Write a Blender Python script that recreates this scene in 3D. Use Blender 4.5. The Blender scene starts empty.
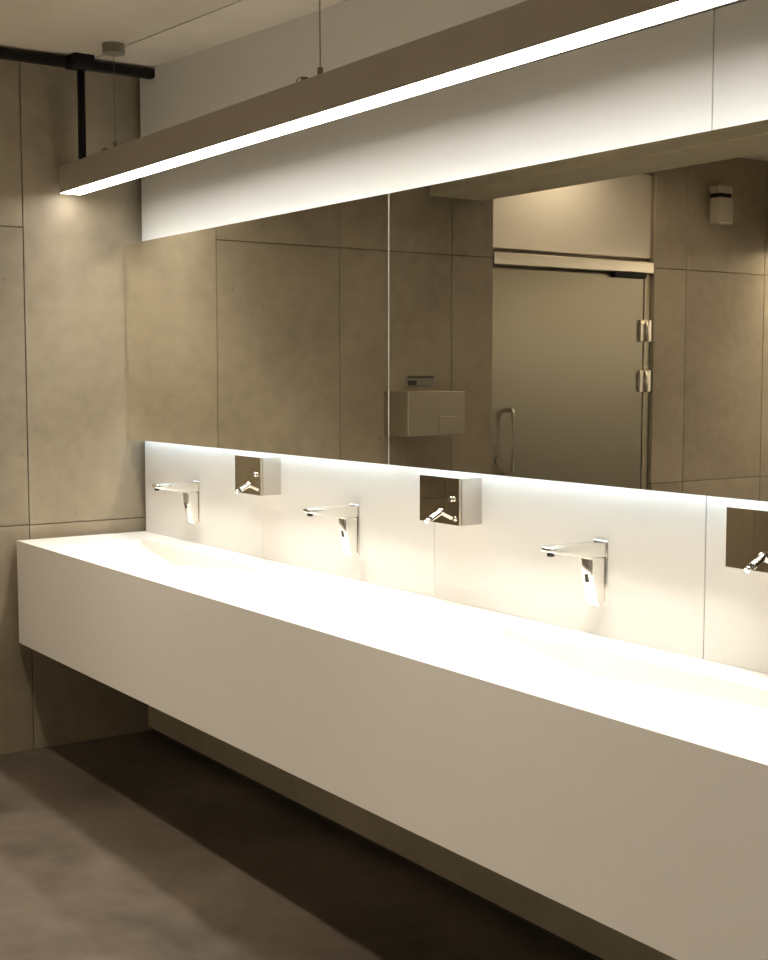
import bpy, bmesh, math, random
from mathutils import Vector, Matrix
random.seed(7)
S = bpy.context.scene
C = S.collection

# ------------------------------------------------------------------ materials
def srgb(r, g, b):
    f = lambda c: (c / 12.92) if c <= .04045 else ((c + .055) / 1.055) ** 2.4
    return (f(r / 255), f(g / 255), f(b / 255), 1)

def mat(name, col, rough=.5, metal=0., spec=.5):
    m = bpy.data.materials.new(name); m.use_nodes = True
    b = m.node_tree.nodes['Principled BSDF']
    b.inputs['Base Color'].default_value = col if len(col) == 4 else (*col, 1)
    b.inputs['Roughness'].default_value = rough
    b.inputs['Metallic'].default_value = metal
    b.inputs['Specular IOR Level'].default_value = spec
    return m

def nodes(m):
    nt = m.node_tree
    return nt, nt.nodes, nt.links, nt.nodes['Principled BSDF']

def mottled(name, c_dark, c_light, rough=.6, scale=1.3, fine=16., bump=.08, island=.0, spec=.3, pits=True):
    m = mat(name, c_light, rough, 0, spec)
    nt, N, L, B = nodes(m)
    tc = N.new('ShaderNodeTexCoord')
    n1 = N.new('ShaderNodeTexNoise'); n1.inputs['Scale'].default_value = scale
    n1.inputs['Detail'].default_value = 5; n1.inputs['Roughness'].default_value = .6; n1.inputs['Distortion'].default_value = .5
    n2 = N.new('ShaderNodeTexNoise'); n2.inputs['Scale'].default_value = fine
    n2.inputs['Detail'].default_value = 6
    L.new(tc.outputs['Object'], n1.inputs['Vector']); L.new(tc.outputs['Object'], n2.inputs['Vector'])
    mx = N.new('ShaderNodeMath'); mx.operation = 'MULTIPLY_ADD'
    L.new(n2.outputs['Fac'], mx.inputs[0]); mx.inputs[1].default_value = .35
    L.new(n1.outputs['Fac'], mx.inputs[2])
    last = mx
    if island:
        geo = N.new('ShaderNodeNewGeometry')
        ad = N.new('ShaderNodeMath'); ad.operation = 'MULTIPLY_ADD'
        L.new(geo.outputs['Random Per Island'], ad.inputs[0]); ad.inputs[1].default_value = island
        L.new(last.outputs[0], ad.inputs[2]); last = ad
    rp = N.new('ShaderNodeValToRGB')
    rp.color_ramp.elements[0].position = .48; rp.color_ramp.elements[0].color = (*c_dark[:3], 1)
    rp.color_ramp.elements[1].position = .92 + island * .6; rp.color_ramp.elements[1].color = (*c_light[:3], 1)
    L.new(last.outputs[0], rp.inputs['Fac'])
    out = rp.outputs['Color']
    if pits:
        v = N.new('ShaderNodeTexVoronoi'); v.inputs['Scale'].default_value = 7
        L.new(tc.outputs['Object'], v.inputs['Vector'])
        r2 = N.new('ShaderNodeValToRGB')
        r2.color_ramp.elements[0].position = .03; r2.color_ramp.elements[0].color = (.62, .6, .57, 1)
        r2.color_ramp.elements[1].position = .09; r2.color_ramp.elements[1].color = (1, 1, 1, 1)
        L.new(v.outputs['Distance'], r2.inputs['Fac'])
        mm = N.new('ShaderNodeMix'); mm.data_type = 'RGBA'; mm.blend_type = 'MULTIPLY'; mm.inputs[0].default_value = .5
        L.new(out, mm.inputs[6]); L.new(r2.outputs['Color'], mm.inputs[7]); out = mm.outputs[2]
    L.new(out, B.inputs['Base Color'])
    bp = N.new('ShaderNodeBump'); bp.inputs['Strength'].default_value = bump; bp.inputs['Distance'].default_value = .01
    L.new(n2.outputs['Fac'], bp.inputs['Height']); L.new(bp.outputs['Normal'], B.inputs['Normal'])
    return m

def brushed(name, col, rough, axis_scale, amt=.12):
    m = mat(name, col, rough, 1.)
    nt, N, L, B = nodes(m)
    tc = N.new('ShaderNodeTexCoord'); mp = N.new('ShaderNodeMapping'); mp.inputs['Scale'].default_value = axis_scale
    n = N.new('ShaderNodeTexNoise'); n.inputs['Scale'].default_value = 6; n.inputs['Detail'].default_value = 4
    L.new(tc.outputs['Object'], mp.inputs['Vector']); L.new(mp.outputs['Vector'], n.inputs['Vector'])
    mr = N.new('ShaderNodeMapRange'); mr.inputs['To Min'].default_value = rough - amt / 2; mr.inputs['To Max'].default_value = rough + amt / 2
    L.new(n.outputs['Fac'], mr.inputs['Value']); L.new(mr.outputs['Result'], B.inputs['Roughness'])
    return m

def emit(name, col, s):
    m = bpy.data.materials.new(name); m.use_nodes = True
    nt = m.node_tree; nt.nodes.clear()
    e = nt.nodes.new('ShaderNodeEmission'); e.inputs['Color'].default_value = (*col, 1); e.inputs['Strength'].default_value = s
    o = nt.nodes.new('ShaderNodeOutputMaterial'); nt.links.new(e.outputs[0], o.inputs['Surface'])
    return m

M = {}
M['concrete'] = mottled('concrete', (.205, .167, .113), (.375, .315, .226), .55, .95, 14., .06, island=.16)
M['joint'] = mat('joint_shadow_gap', (.25, .21, .155), .9)
M['gap'] = mat('dark_plinth_gap', (.03, .025, .02), .9)
M['plinth'] = mottled('plinth_concrete', (.26, .22, .15), (.36, .305, .21), .65, 1.0, 14., .05)
M['beam'] = mottled('beam_concrete', (.34, .31, .22), (.46, .41, .30), .6, 1.0, 14., .05)
M['floor'] = mottled('polished_floor', (.055, .043, .032), (.145, .115, .087), .42, 1.6, 11., .05, spec=.4)
M['ceiling'] = mottled('ceiling_concrete', (.52, .46, .37), (.62, .555, .455), .7, .8, 9., .03, pits=False, spec=.2)
M['panel'] = mottled('white_wall_panel', (.775, .76, .725), (.805, .79, .755), .45, .8, 12., .0, pits=False, spec=.35)
M['solid'] = mottled('white_solid_surface', (.84, .812, .762), (.86, .832, .787), .38, .8, 12., .0, pits=False, spec=.4)
M['mirror'] = mat('mirror_silver', (.91, .885, .80), 0., 1.)
M['glass_edge'] = mat('polished_mirror_edge', (.80, .80, .72), .25, .0, .6)
M['backing'] = mat('mirror_backing', (.5, .5, .48), .6)
M['alu'] = mottled('brushed_housing', (.42, .375, .30), (.46, .41, .33), .5, 2., 30., .0, pits=False, spec=.4)
M['lens'] = emit('lamp_lens', (1., .96, .89), 8.)
M['led'] = emit('led_tape', (.66, .83, 1.), 6.)
M['led_top'] = emit('led_tape_dim', (.80, .92, 1.), 2.6)
M['room'] = emit('opposite_lamp_lens', (1., .86, .67), 11.5)
M['spot'] = emit('spot_lens', (1., .88, .71), 520.)  # for the added spots that brighten the counter front
M['down'] = emit('downlight_lens', (1., .86, .68), 85.)
M['black'] = mat('black_powder_coat', (.012, .010, .009), .6, 0, .2)
M['chrome'] = mat('chrome', (.90, .885, .85), .17, 1.)
M['dark'] = mat('dark_plastic', (.02, .018, .015), .3)
M['steelside'] = brushed('brushed_steel', (.66, .62, .57), .30, (1, 1, 14))
M['steelmirror'] = mat('polished_steel', (.62, .57, .47), .03, 1.)
M['door'] = brushed('brushed_door_steel', (.29, .26, .195), .30, (1, 22, 1), .10)
M['doorbar'] = brushed('bright_steel_bar', (.74, .68, .57), .3, (1, 1, 12), .1)
M['transom'] = brushed('transom_steel', (.80, .74, .63), .5, (1, .6, 16), .1)
M['cable'] = mat('steel_cable', (.22, .195, .155), .45, .6)
M['unit'] = brushed('dull_unit_steel', (.42, .375, .285), .5, (1, 1, 10), .1)
M['plate'] = mat('plate_grey', (.24, .215, .16), .5)
M['beige'] = mat('pale_plastic', (.48, .43, .33), .45)

# ------------------------------------------------------------------ mesh helpers
def box(bm, x0, x1, y0, y1, z0, z1, bev=0., mi=0, seg=1):
    r = bmesh.ops.create_cube(bm, size=1.)
    vs = r['verts']
    for v in vs:
        v.co = Vector((x0 + (v.co.x + .5) * (x1 - x0), y0 + (v.co.y + .5) * (y1 - y0), z0 + (v.co.z + .5) * (z1 - z0)))
    fs = set(f for v in vs for f in v.link_faces)
    for f in fs: f.material_index = mi
    if bev:
        es = list(set(e for v in vs for e in v.link_edges))
        bmesh.ops.bevel(bm, geom=es, offset=bev, segments=seg, affect='EDGES', profile=.5, material=-1)

def cyl(bm, p, q, r, r2=None, n=20, mi=0):
    p, q = Vector(p), Vector(q); d = q - p
    r2 = r if r2 is None else r2
    mtx = Matrix.Translation((p + q) / 2) @ d.to_track_quat('Z', 'Y').to_matrix().to_4x4()
    res = bmesh.ops.create_cone(bm, cap_ends=True, segments=n, radius1=r, radius2=r2, depth=d.length, matrix=mtx)
    for v in res['verts']:
        for f in v.link_faces:
            f.material_index = mi
            if len(f.verts) == 4: f.smooth = True

def tube(bm, pts, r, n=12):
    pts = [Vector(p) for p in pts]; rings = []
    for i, p in enumerate(pts):
        t = (pts[min(i + 1, len(pts) - 1)] - pts[max(i - 1, 0)]).normalized()
        m3 = t.to_track_quat('Z', 'Y').to_matrix()
        rings.append([bm.verts.new(p + m3 @ Vector((r * math.cos(2 * math.pi * k / n), r * math.sin(2 * math.pi * k / n), 0))) for k in range(n)])
    for a, b in zip(rings, rings[1:]):
        for k in range(n):
            f = bm.faces.new((a[k], a[(k + 1) % n], b[(k + 1) % n], b[k])); f.smooth = True
    bm.faces.new(rings[0][::-1]); bm.faces.new(rings[-1])

def prism_x(bm, prof, x0, x1, bev=0., seg=2):
    """profile in (y, z) extruded along x"""
    a = [bm.verts.new((x0, y, z)) for y, z in prof]; b = [bm.verts.new((x1, y, z)) for y, z in prof]
    fs = [bm.faces.new(a), bm.faces.new(b[::-1])]
    n = len(prof)
    for i in range(n):
        fs.append(bm.faces.new((a[i], b[i], b[(i + 1) % n], a[(i + 1) % n])))
    bmesh.ops.recalc_face_normals(bm, faces=fs)
    if bev:
        es = list(set(e for v in a + b for e in v.link_edges))
        bmesh.ops.bevel(bm, geom=es, offset=bev, segments=seg, affect='EDGES', profile=.5)

def obj(name, bm, mats, parent=None, smooth=False):
    bmesh.ops.recalc_face_normals(bm, faces=bm.faces)
    me = bpy.data.meshes.new(name); bm.to_mesh(me); bm.free()
    for m in (mats if isinstance(mats, (list, tuple)) else [mats]): me.materials.append(m)
    if smooth:
        for p in me.polygons: p.use_smooth = True
        me.set_sharp_from_angle(angle=math.radians(35))
    o = bpy.data.objects.new(name, me); C.objects.link(o)
    if parent: o.parent = parent
    return o

def B(): return bmesh.new()
def one(name, m, parent, *a, **k):
    bm = B(); box(bm, *a, **k); return obj(name, bm, m, parent)

def thing(name, label, cat, loc=(0, 0, 0), group=None):
    o = bpy.data.objects.new(name, None); C.objects.link(o); o.location = loc
    o.empty_display_size = .1
    o['label'] = label; o['category'] = cat
    if group: o['group'] = group
    return o

def dup(root, loc, label):
    r = root.copy(); C.objects.link(r); r.location = loc; r['label'] = label
    for ch in list(root.children):
        c = ch.copy(); C.objects.link(c); c.parent = r
        for g in list(ch.children):
            d = g.copy(); C.objects.link(d); d.parent = c
    return r

def struct(name, bm, mats, parent=None):
    o = obj(name, bm, mats, parent); o['kind'] = 'structure'; return o

# ------------------------------------------------------------------ room shell
XR, YB = 7.0, -4.56                      # right-hand wall, wall opposite the mirror
CZ = lambda x: 2.803 - .0405 * x         # the ceiling falls gently away from the concrete wall
bm = B(); box(bm, -.3, XR + .2, YB - .2, .3, -.15, 0.); struct('floor', bm, M['floor'])

bm = B()                                 # ceiling in long boards with fine open joints
ys = [.3, -.262, -1.3, -2.4, -3.6, YB - .2]
for a, b in zip(ys, ys[1:]):
    vs = []
    x0, x1 = -.3, XR + .2
    lo = [(x0, b + .003, CZ(x0)), (x1, b + .003, CZ(x1)), (x1, a - .003, CZ(x1)), (x0, a - .003, CZ(x0))]
    v0 = [bm.verts.new(p) for p in lo]; v1 = [bm.verts.new((p[0], p[1], p[2] + .05)) for p in lo]
    bm.faces.new(v0); bm.faces.new(v1[::-1])
    for i in range(4): bm.faces.new((v0[i], v0[(i + 1) % 4], v1[(i + 1) % 4], v1[i]))
box(bm, -.3, XR + .2, YB - .2, .3, 2.86, 3.0, mi=1)
struct('ceiling', bm, [M['ceiling'], M['joint']])

DOOR = (-3.222, -2.066, 2.655)
bm = B()                                 # concrete wall of large cast panels
box(bm, -.3, -.062, YB - .2, .3, 0, 2.9, mi=1)
g = .0016
yseam = [.1, -.497, -1.142, -1.803, DOOR[1], DOOR[0], -3.478, -4.15, YB]
zseam = [0, .935, 2.137, 2.86]
for a, b in zip(yseam, yseam[1:]):
    zz = [zseam[0], zseam[1], zseam[3]] if a == .1 else zseam
    for z0, z1 in zip(zz, zz[1:]):
        if (a, b) == (DOOR[1], DOOR[0]):
            if z1 < 2.5: continue
            z0 = DOOR[2] + .0
        box(bm, -.06, 0, b + g, a - g, z0 + (g if z0 else 0), z1 - g, bev=.0015)
struct('wall_left', bm, [M['concrete'], M['joint']])

bm = B()                                 # white-panelled wall behind the mirror
box(bm, -.3, XR + .2, .032, .3, 0, 2.9, mi=1)
xs = [.04, 1.047, 2.091, 3.147, 4.19, 5.24, 6.29, XR]
for a, b in zip(xs, xs[1:]):
    ga = .0016 if a in (3.147, 5.24) else .0006; gb = .0016 if b in (3.147, 5.24) else .0006
    box(bm, a + ga, b - gb, 0, .031, .45, 1.6, bev=.0006)
box(bm, .045, XR, -.004, .02, .032, .448, mi=2)
for a, b in ((.04, 3.142), (3.142, 5.24), (5.24, XR)):
    box(bm, a + .0016, b - .0016, 0, .031, 1.6, 2.3755, bev=.0006)
    box(bm, a + .0016, b - .0016, 0, .031, 2.3785, 2.85, bev=.0006)
struct('wall_right', bm, [M['panel'], M['gap'], M['plinth']])

bm = B(); box(bm, -.3, XR + .2, YB - .2, YB, 0, 2.9); struct('wall_back', bm, M['panel'])
bm = B(); box(bm, XR, XR + .2, YB, .03, 0, 2.9); struct('wall_front', bm, M['concrete'])

bm = B()                                 # down-stand beam over the middle of the room
box(bm, .012, XR, -1.985, -1.653, 2.412, 2.86, bev=.004)
o = struct('ceiling_beam', bm, M['beam'])

# ------------------------------------------------------------------ steel door (seen in the mirror)
d = bpy.data.objects.new('door_1', None); C.objects.link(d); d.location = (0, -2.644, 0); d['kind'] = 'structure'
W = .572
one('transom_panel', M['transom'], d, -.05, -.022, -W, W, 2.19, 2.648, bev=.002)
bm = B()
box(bm, -.05, .004, -W, W, 2.105, 2.168, bev=.004)                # header
obj('door_header', bm, M['doorbar'], d)
one('door_post', M['unit'], d, -.055, -.022, -W, -W + .045, 0, 2.104, bev=.003)
leaf = one('door_leaf', M['door'], d, -.052, -.026, -W + .049, W - .008, .012, 2.092, bev=.003)
bm = B()
hy = W - .105
tube(bm, [(-.026, hy, 1.362), (.028, hy, 1.362), (.034, hy, 1.355), (.034, hy, 1.05), (.028, hy, 1.043), (-.026, hy, 1.043)], .011)
h = obj('door_handle', bm, M['doorbar'], d, smooth=True)
bm = B(); cyl(bm, (-.027, W - .06, 1.10), (-.018, W - .06, 1.10), .024); obj('lock_rosette', bm, M['plate'], d)
for z in (1.79, 1.51):
    bm = B()
    box(bm, -.03, -.004, -W + .004, -W + .03, z - .060, z + .060, bev=.003)
    cyl(bm, (0, -W + .045, z - .060), (0, -W + .045, z + .060), .011)
    box(bm, -.03, -.008, -W + .056, -W + .085, z - .060, z + .060, bev=.003)
    obj('hinge', bm, M['doorbar'], d)
one('door_closer', M['black'], d, -.03, .008, -W + .06, -W + .30, 2.076, 2.103, bev=.003)

# ------------------------------------------------------------------ long washbasin counter
CF, CT, CB, CL = -.561, .879, .460, 4.94
ct = thing('washbasin_counter', 'long white wall-hung washbasin counter with deep plain front under the mirror', 'washbasin counter', (2.47, 0, CB))
ox, oz = -2.47, -CB
basins = [(.275 + 1.16 * k, 1.395 + 1.16 * k) for k in range(4)]
BY0, BY1 = -.452, -.128
bm = B()
xc = [.03] + [x for bb in basins for x in bb] + [CL]; yc = [CF, BY0, BY1, -.001]
holes = [(a, b) for a, b in basins]
V = {}
def vv(x, y, z):
    k = (round(x, 4), round(y, 4), round(z, 4))
    if k not in V: V[k] = bm.verts.new((x + ox, y, z + oz))
    return V[k]
for a, b in zip(xc, xc[1:]):
    for j, (y0, y1) in enumerate(zip(yc, yc[1:])):
        if j == 1 and (a, b) in holes: continue
        bm.faces.new((vv(a, y0, CT), vv(b, y0, CT), vv(b, y1, CT), vv(a, y1, CT)))
    bm.faces.new((vv(a, CF, CB), vv(b, CF, CB), vv(b, CF, CT), vv(a, CF, CT)))
for a, b in zip(yc, yc[1:]):
    for x in (xc[0], xc[-1]):
        bm.faces.new((vv(x, a, CB), vv(x, b, CB), vv(x, b, CT), vv(x, a, CT)))
bottom = [vv(x, CF, CB) for x in xc] + [vv(CL, y, CB) for y in yc[1:]] + [vv(xc[0], y, CB) for y in yc[:0:-1]]
bm.faces.new(bottom)
bm.edges.ensure_lookup_table()
fe = [e for e in bm.edges if all(abs(v.co.y - CF) < 1e-4 for v in e.verts) and all(abs(v.co.z - CT - oz) < 1e-4 for v in e.verts)]
bmesh.ops.recalc_face_normals(bm, faces=bm.faces)
obj('counter_shell', bm, M['solid'], ct)
for a, b in basins:                                            # each basin a shallow tray falling to a cross slot
    bm = B()
    L_ = b - a
    st = [(0, 0), (.004, .020), (.30, .066), (.335, .066), (.36, .062), (L_ - .004, .022), (L_, 0)]
    rows = []
    for dx, dep in st:
        rows.append([bm.verts.new((a + dx + ox, BY0, CT + oz)), bm.verts.new((a + dx + ox, BY0 + .004, CT + oz - dep)),
                     bm.verts.new((a + dx + ox, BY1 - .004, CT + oz - dep)), bm.verts.new((a + dx + ox, BY1, CT + oz))])
    for r0, r1 in zip(rows, rows[1:]):
        for k in range(3):
            try: bm.faces.new((r0[k], r1[k], r1[k + 1], r0[k + 1]))
            except ValueError: pass
    bmesh.ops.remove_doubles(bm, verts=bm.verts, dist=1e-5)
    o = obj('basin', bm, M['solid'], ct)

# ------------------------------------------------------------------ mirror panels with light behind
MZ0, MZ1, MY = 1.274, 2.091, -.063
def mirror(x0, x1, label):
    t = thing('mirror_panel', label, 'mirror', ((x0 + x1) / 2, 0, MZ0), 'frameless mirror panels')
    h = (x1 - x0) / 2
    bm = B(); box(bm, -h, h, MY, MY + .006, 0, MZ1 - MZ0)
    for f in bm.faces: f.material_index = 0 if f.calc_center_median().y < MY + .001 else 1
    obj('mirror_glass', bm, [M['mirror'], M['glass_edge']], t)
    one('backing_frame', M['backing'], t, -h + .0, h, MY + .0062, -.0005, .045, MZ1 - MZ0 - .045)
    one('led_strip', M['led'], t, -h + .03, h - .02, -.040, -.028, .039, .0449)
    one('led_strip', M['led_top'], t, -h + .03, h - .02, -.040, -.028, MZ1 - MZ0 - .0449, MZ1 - MZ0 - .039)
mirror(.004, 1.9405, 'left mirror panel reaching the concrete wall, lit from behind')
mirror(1.9445, 3.886, 'right mirror panel reflecting the steel door, lit from behind')

# ------------------------------------------------------------------ sensor taps
def make_tap():
    t = thing('wall_tap', 'x', 'tap', (0, 0, .955), 'wall-mounted sensor taps')
    w = .022
    bm = B(); box(bm, -.0255, .0255, -.005, 0, .004, .172, bev=.0018); obj('wall_plate', bm, M['chrome'], t)
    bm = B()
    prism_x(bm, [(-.004, .168), (-.180, .169), (-.189, .164), (-.188, .154), (-.155, .147), (-.06, .131), (-.004, .131)], -w, w, bev=.004)
    sp = obj('spout', bm, M['chrome'], t, smooth=True)
    bm = B(); cyl(bm, (0, -.174, .152), (0, -.174, .1435), .0095, n=24); obj('aerator', bm, M['dark'], sp)
    bm = B()
    prism_x(bm, [(-.005, .1315), (-.056, .1315), (-.052, .085), (-.040, .030), (-.034, .010), (-.026, .002), (-.016, .001), (-.005, .012)], -w + .001, w - .001, bev=.006, seg=3)
    bd = obj('tap_body', bm, M['chrome'], t, smooth=True)
    bm = B()
    prism_x(bm, [(-.0538, .088), (-.0515, .088), (-.049, .068), (-.0515, .068)], -.005, .005); obj('sensor_window', bm, M['dark'], bd)
    return t
tap = make_tap()
tap.location = (.528, 0, .955); tap['label'] = 'chrome sensor tap nearest the concrete wall, over the far end of the counter'
dup(tap, (1.664, 0, .955), 'chrome sensor tap between the two fully visible soap dispensers')
dup(tap, (2.803, 0, .955), 'largest nearest chrome sensor tap, beside the dark wall seam')

# ------------------------------------------------------------------ soap dispensers
def make_disp():
    t = thing('soap_dispenser', 'x', 'soap dispenser', (0, 0, 1.122), 'steel soap dispensers')
    hw, hh = .0935, .134
    one('dispenser_body', M['steelside'], t, -hw, hw, -.072, .002, 0, hh, bev=.0012)
    fr = one('dispenser_front', M['steelmirror'], t, -hw, hw, -.083, -.0735, 0, hh, bev=.0008)
    bm = B(); cyl(bm, (hw - .030, -.083, .074), (hw - .030, -.092, .074), .0075)
    obj('lock', bm, M['chrome'], fr)
    bm = B()
    px = -hw + .106
    cyl(bm, (px, -.083, .034), (px, -.086, .033), .012)
    cyl(bm, (px, -.084, .034), (px, -.120, .017), .0088)
    nz = obj('nozzle', bm, M['chrome'], t, smooth=True)
    bm = B(); cyl(bm, (px, -.120, .017), (px, -.125, .0147), .0076); obj('nozzle_ring', bm, M['dark'], nz)
    bm = B(); cyl(bm, (px, -.125, .0147), (px, -.138, .0085), .0080, .0066); obj('push_button', bm, M['chrome'], nz)
    return t
ds = make_disp()
ds.location = (1.0895, 0, 1.122); ds['label'] = 'square steel soap dispenser farthest from view, between the two far taps'
dup(ds, (2.2225, 0, 1.122), 'square steel soap dispenser left of the nearest tap, below the door reflection')
dup(ds, (3.3725, 0, 1.122), 'square steel soap dispenser cut off at the right edge of view')

# ------------------------------------------------------------------ pendant linear lamp
LX0, LX1, LY, LZ = .042, 3.87, -.312, 2.278
lp = thing('linear_pendant_lamp', 'long grey linear lamp hung on thin cables above the counter', 'pendant lamp', (LX0, LY, LZ))
lp.rotation_euler = (0, -.003, 0)
n = LX1 - LX0; hw = .046
bm = B(); box(bm, 0, n, -hw, hw, .004, .106, bev=.0012)
box(bm, 0, n, -hw, -hw + .0025, 0, .0045); box(bm, 0, n, hw - .0025, hw, 0, .0045); 
obj('lamp_housing', bm, M['alu'], lp)
one('lamp_diffuser', M['lens'], lp, .003, n - .003, -hw + .003, hw - .003, -.0005, .0035)
al = bpy.data.lights.new('lamp_light', 'AREA'); al.shape = 'RECTANGLE'; al.size = n - .14; al.size_y = .07
al.energy = 10.; al.color = (1., .96, .89); al.spread = math.radians(115)
ao = bpy.data.objects.new('lamp_light', al); C.objects.link(ao); ao.parent = lp; ao.location = (n / 2 + .06, 0, -.002)
for x in (.50, 1.955, 3.41):
    lx = x - LX0; top = CZ(x) - LZ
    bm = B(); cyl(bm, (lx, 0, top - .038), (lx, 0, top + .004), .042, n=32); cy = obj('ceiling_canopy', bm, M['plate'], lp, smooth=True)
    bm = B(); cyl(bm, (lx, 0, .12), (lx, 0, top - .037), .0016, n=8); obj('suspension_cable', bm, M['cable'], lp)
    bm = B(); cyl(bm, (lx, 0, .105), (lx, 0, .142), .0085, n=12); cyl(bm, (lx, 0, .105), (lx, 0, .110), .013, n=16)
    gr = obj('cable_gripper', bm, M['cable'], lp, smooth=True)
    bm = B()
    cyl(bm, (lx - .085, 0, .105), (lx - .085, 0, .130), .011, n=12)
    tube(bm, [(lx - .09, 0, .12)] + [(lx - .115 + .028 * math.cos(a), .004, .124 + .013 * math.sin(a)) for a in [i * .6 for i in range(0, 9)]], .0015, n=6)
    obj('cable_tail', bm, M['cable'], lp, smooth=True)

# ------------------------------------------------------------------ black conduit
cd = thing('conduit', 'black conduit along the ceiling with a drop pipe to the lamp end', 'conduit', (.172, -.31, 2.40))
bm = B(); box(bm, -.020, .020, -1.343 + .002, .309, .352, .387, bev=.002)
obj('ceiling_trunking', bm, M['black'], cd)
bm = B(); box(bm, -.022, .085, -.060, .026, .345, .396, bev=.008, seg=2); obj('junction_box', bm, M['black'], cd)
bm = B(); cyl(bm, (0, 0, -.0145), (0, 0, .345), .0155); obj('drop_pipe', bm, M['black'], cd)

# ------------------------------------------------------------------ things on the concrete wall, seen in the mirror
wu = thing('wall_dispenser', 'boxy grey metal dispenser on the concrete wall, reflected beside the mirror joint', 'dispenser', (0, -1.562, 1.255))
bm = B(); box(bm, 0, .20, -.17, .17, 0, .212, bev=.003); obj('dispenser_casing', bm, M['unit'], wu)
bm = B(); box(bm, .20, .206, -.128, -.02, .004, .094, bev=.002); obj('access_plate', bm, M['unit'], wu)

wp = thing('wall_plate', 'small dark rectangular plate on the concrete wall, reflected above the boxy dispenser', 'plate', (0, -1.603, 1.49))
one('plate_frame', M['plate'], wp, 0, .012, -.083, .083, 0, .054, bev=.002)
one('dark_slot', M['dark'], wp, .0121, .0135, -.078, .078, .041, .049)
one('dark_slot', M['dark'], wp, .0121, .0135, .026, .078, .006, .028)

wb = thing('wall_box', 'small pale box with dark neck high on the concrete wall, reflected right of the door', 'wall box', (0, -3.715, 2.405))
one('box_body', M['beige'], wb, 0, .08, -.058, .058, 0, .148, bev=.006)
one('box_neck', M['black'], wb, 0, .065, -.05, .05, .1485, .172)
one('box_cap', M['beige'], wb, 0, .07, -.062, .062, .1725, .215, bev=.005)

# ------------------------------------------------------------------ the room's other lights, with spots added before the counter
lq = dup(lp, (LX0, -4.25, LZ), 'second long grey linear lamp, hung before the wall opposite the mirror')
del lq['label']; lq['label'] = 'second long grey linear lamp, hung before the wall opposite the mirror'
for ch in list(lq.children):
    if ch.name.startswith('lamp_diffuser'):
        ch.data = ch.data.copy(); ch.data.materials[0] = M['room']
def downlight(x, y, label, ln=.030, m='down', grp=None):
    t = thing('ceiling_spot', label, 'ceiling spot', (x, y, CZ(x)), grp)
    t.rotation_euler = (0, math.atan(.0405), 0)
    bm = B()
    n = 32; prof = [(.078, ln + .001), (.078, 0.), (.071, 0.), (.071, ln)]
    rings = [[bm.verts.new((r * math.cos(2 * math.pi * k / n), r * math.sin(2 * math.pi * k / n), z - ln)) for k in range(n)] for r, z in prof]
    for a, b in zip(rings, rings[1:]):
        for k in range(n): bm.faces.new((a[k], a[(k + 1) % n], b[(k + 1) % n], b[k]))
    obj('spot_can', bm, M['black'], t, smooth=True)
    bm = B(); cyl(bm, (0, 0, -.006), (0, 0, -.002), .0695, n=32); obj('spot_lens', bm, M[m], t)
downlight(.50, -2.86, 'shallow round ceiling spot before the steel door, behind the beam')
for k, w_ in enumerate(('nearest the concrete wall', 'in the middle of its row', 'farthest from the concrete wall')):
    downlight(1.3 + 1.7 * k, -1.14, 'added deep ceiling spot to brighten the counter front, ' + w_, .13, 'spot', 'added ceiling spots before the counter')  # unseen row of spots, added as fill for the counter front

# ------------------------------------------------------------------ world, camera, render look
w = bpy.data.worlds.new('World'); S.world = w; w.use_nodes = True
w.node_tree.nodes['Background'].inputs[0].default_value = (.02, .017, .013, 1)
cam = bpy.data.cameras.new('Camera'); co = bpy.data.objects.new('Camera', cam); C.objects.link(co)
f, ax, ay = 1326., -539 - 384., 480 - 374.
vl = Vector((ax, ay, -f)); p = math.atan(106 / f)
uz = Vector((0, math.cos(p), math.sin(p))); ux = -vl; ux -= ux.dot(uz) * uz; ux.normalize(); uy = uz.cross(ux)
R = Matrix((ux, uy, uz))
co.matrix_world = Matrix.Translation((5.252, -2.377, 1.55)) @ R.to_4x4()
cam.sensor_fit = 'HORIZONTAL'; cam.sensor_width = 36; cam.lens = f / 768 * 36
cam.clip_start = .05
S.camera = co
S.view_settings.view_transform = 'Standard'; S.view_settings.look = 'None'
S.view_settings.gamma = 1; S.view_settings.use_curve_mapping = False
S.view_settings.exposure = .88
cy = S.cycles
cy.max_bounces = 14; cy.diffuse_bounces = 7; cy.glossy_bounces = 6
cy.caustics_reflective = True; cy.sample_clamp_indirect = 12; cy.blur_glossy = .0
cy.use_denoising = True
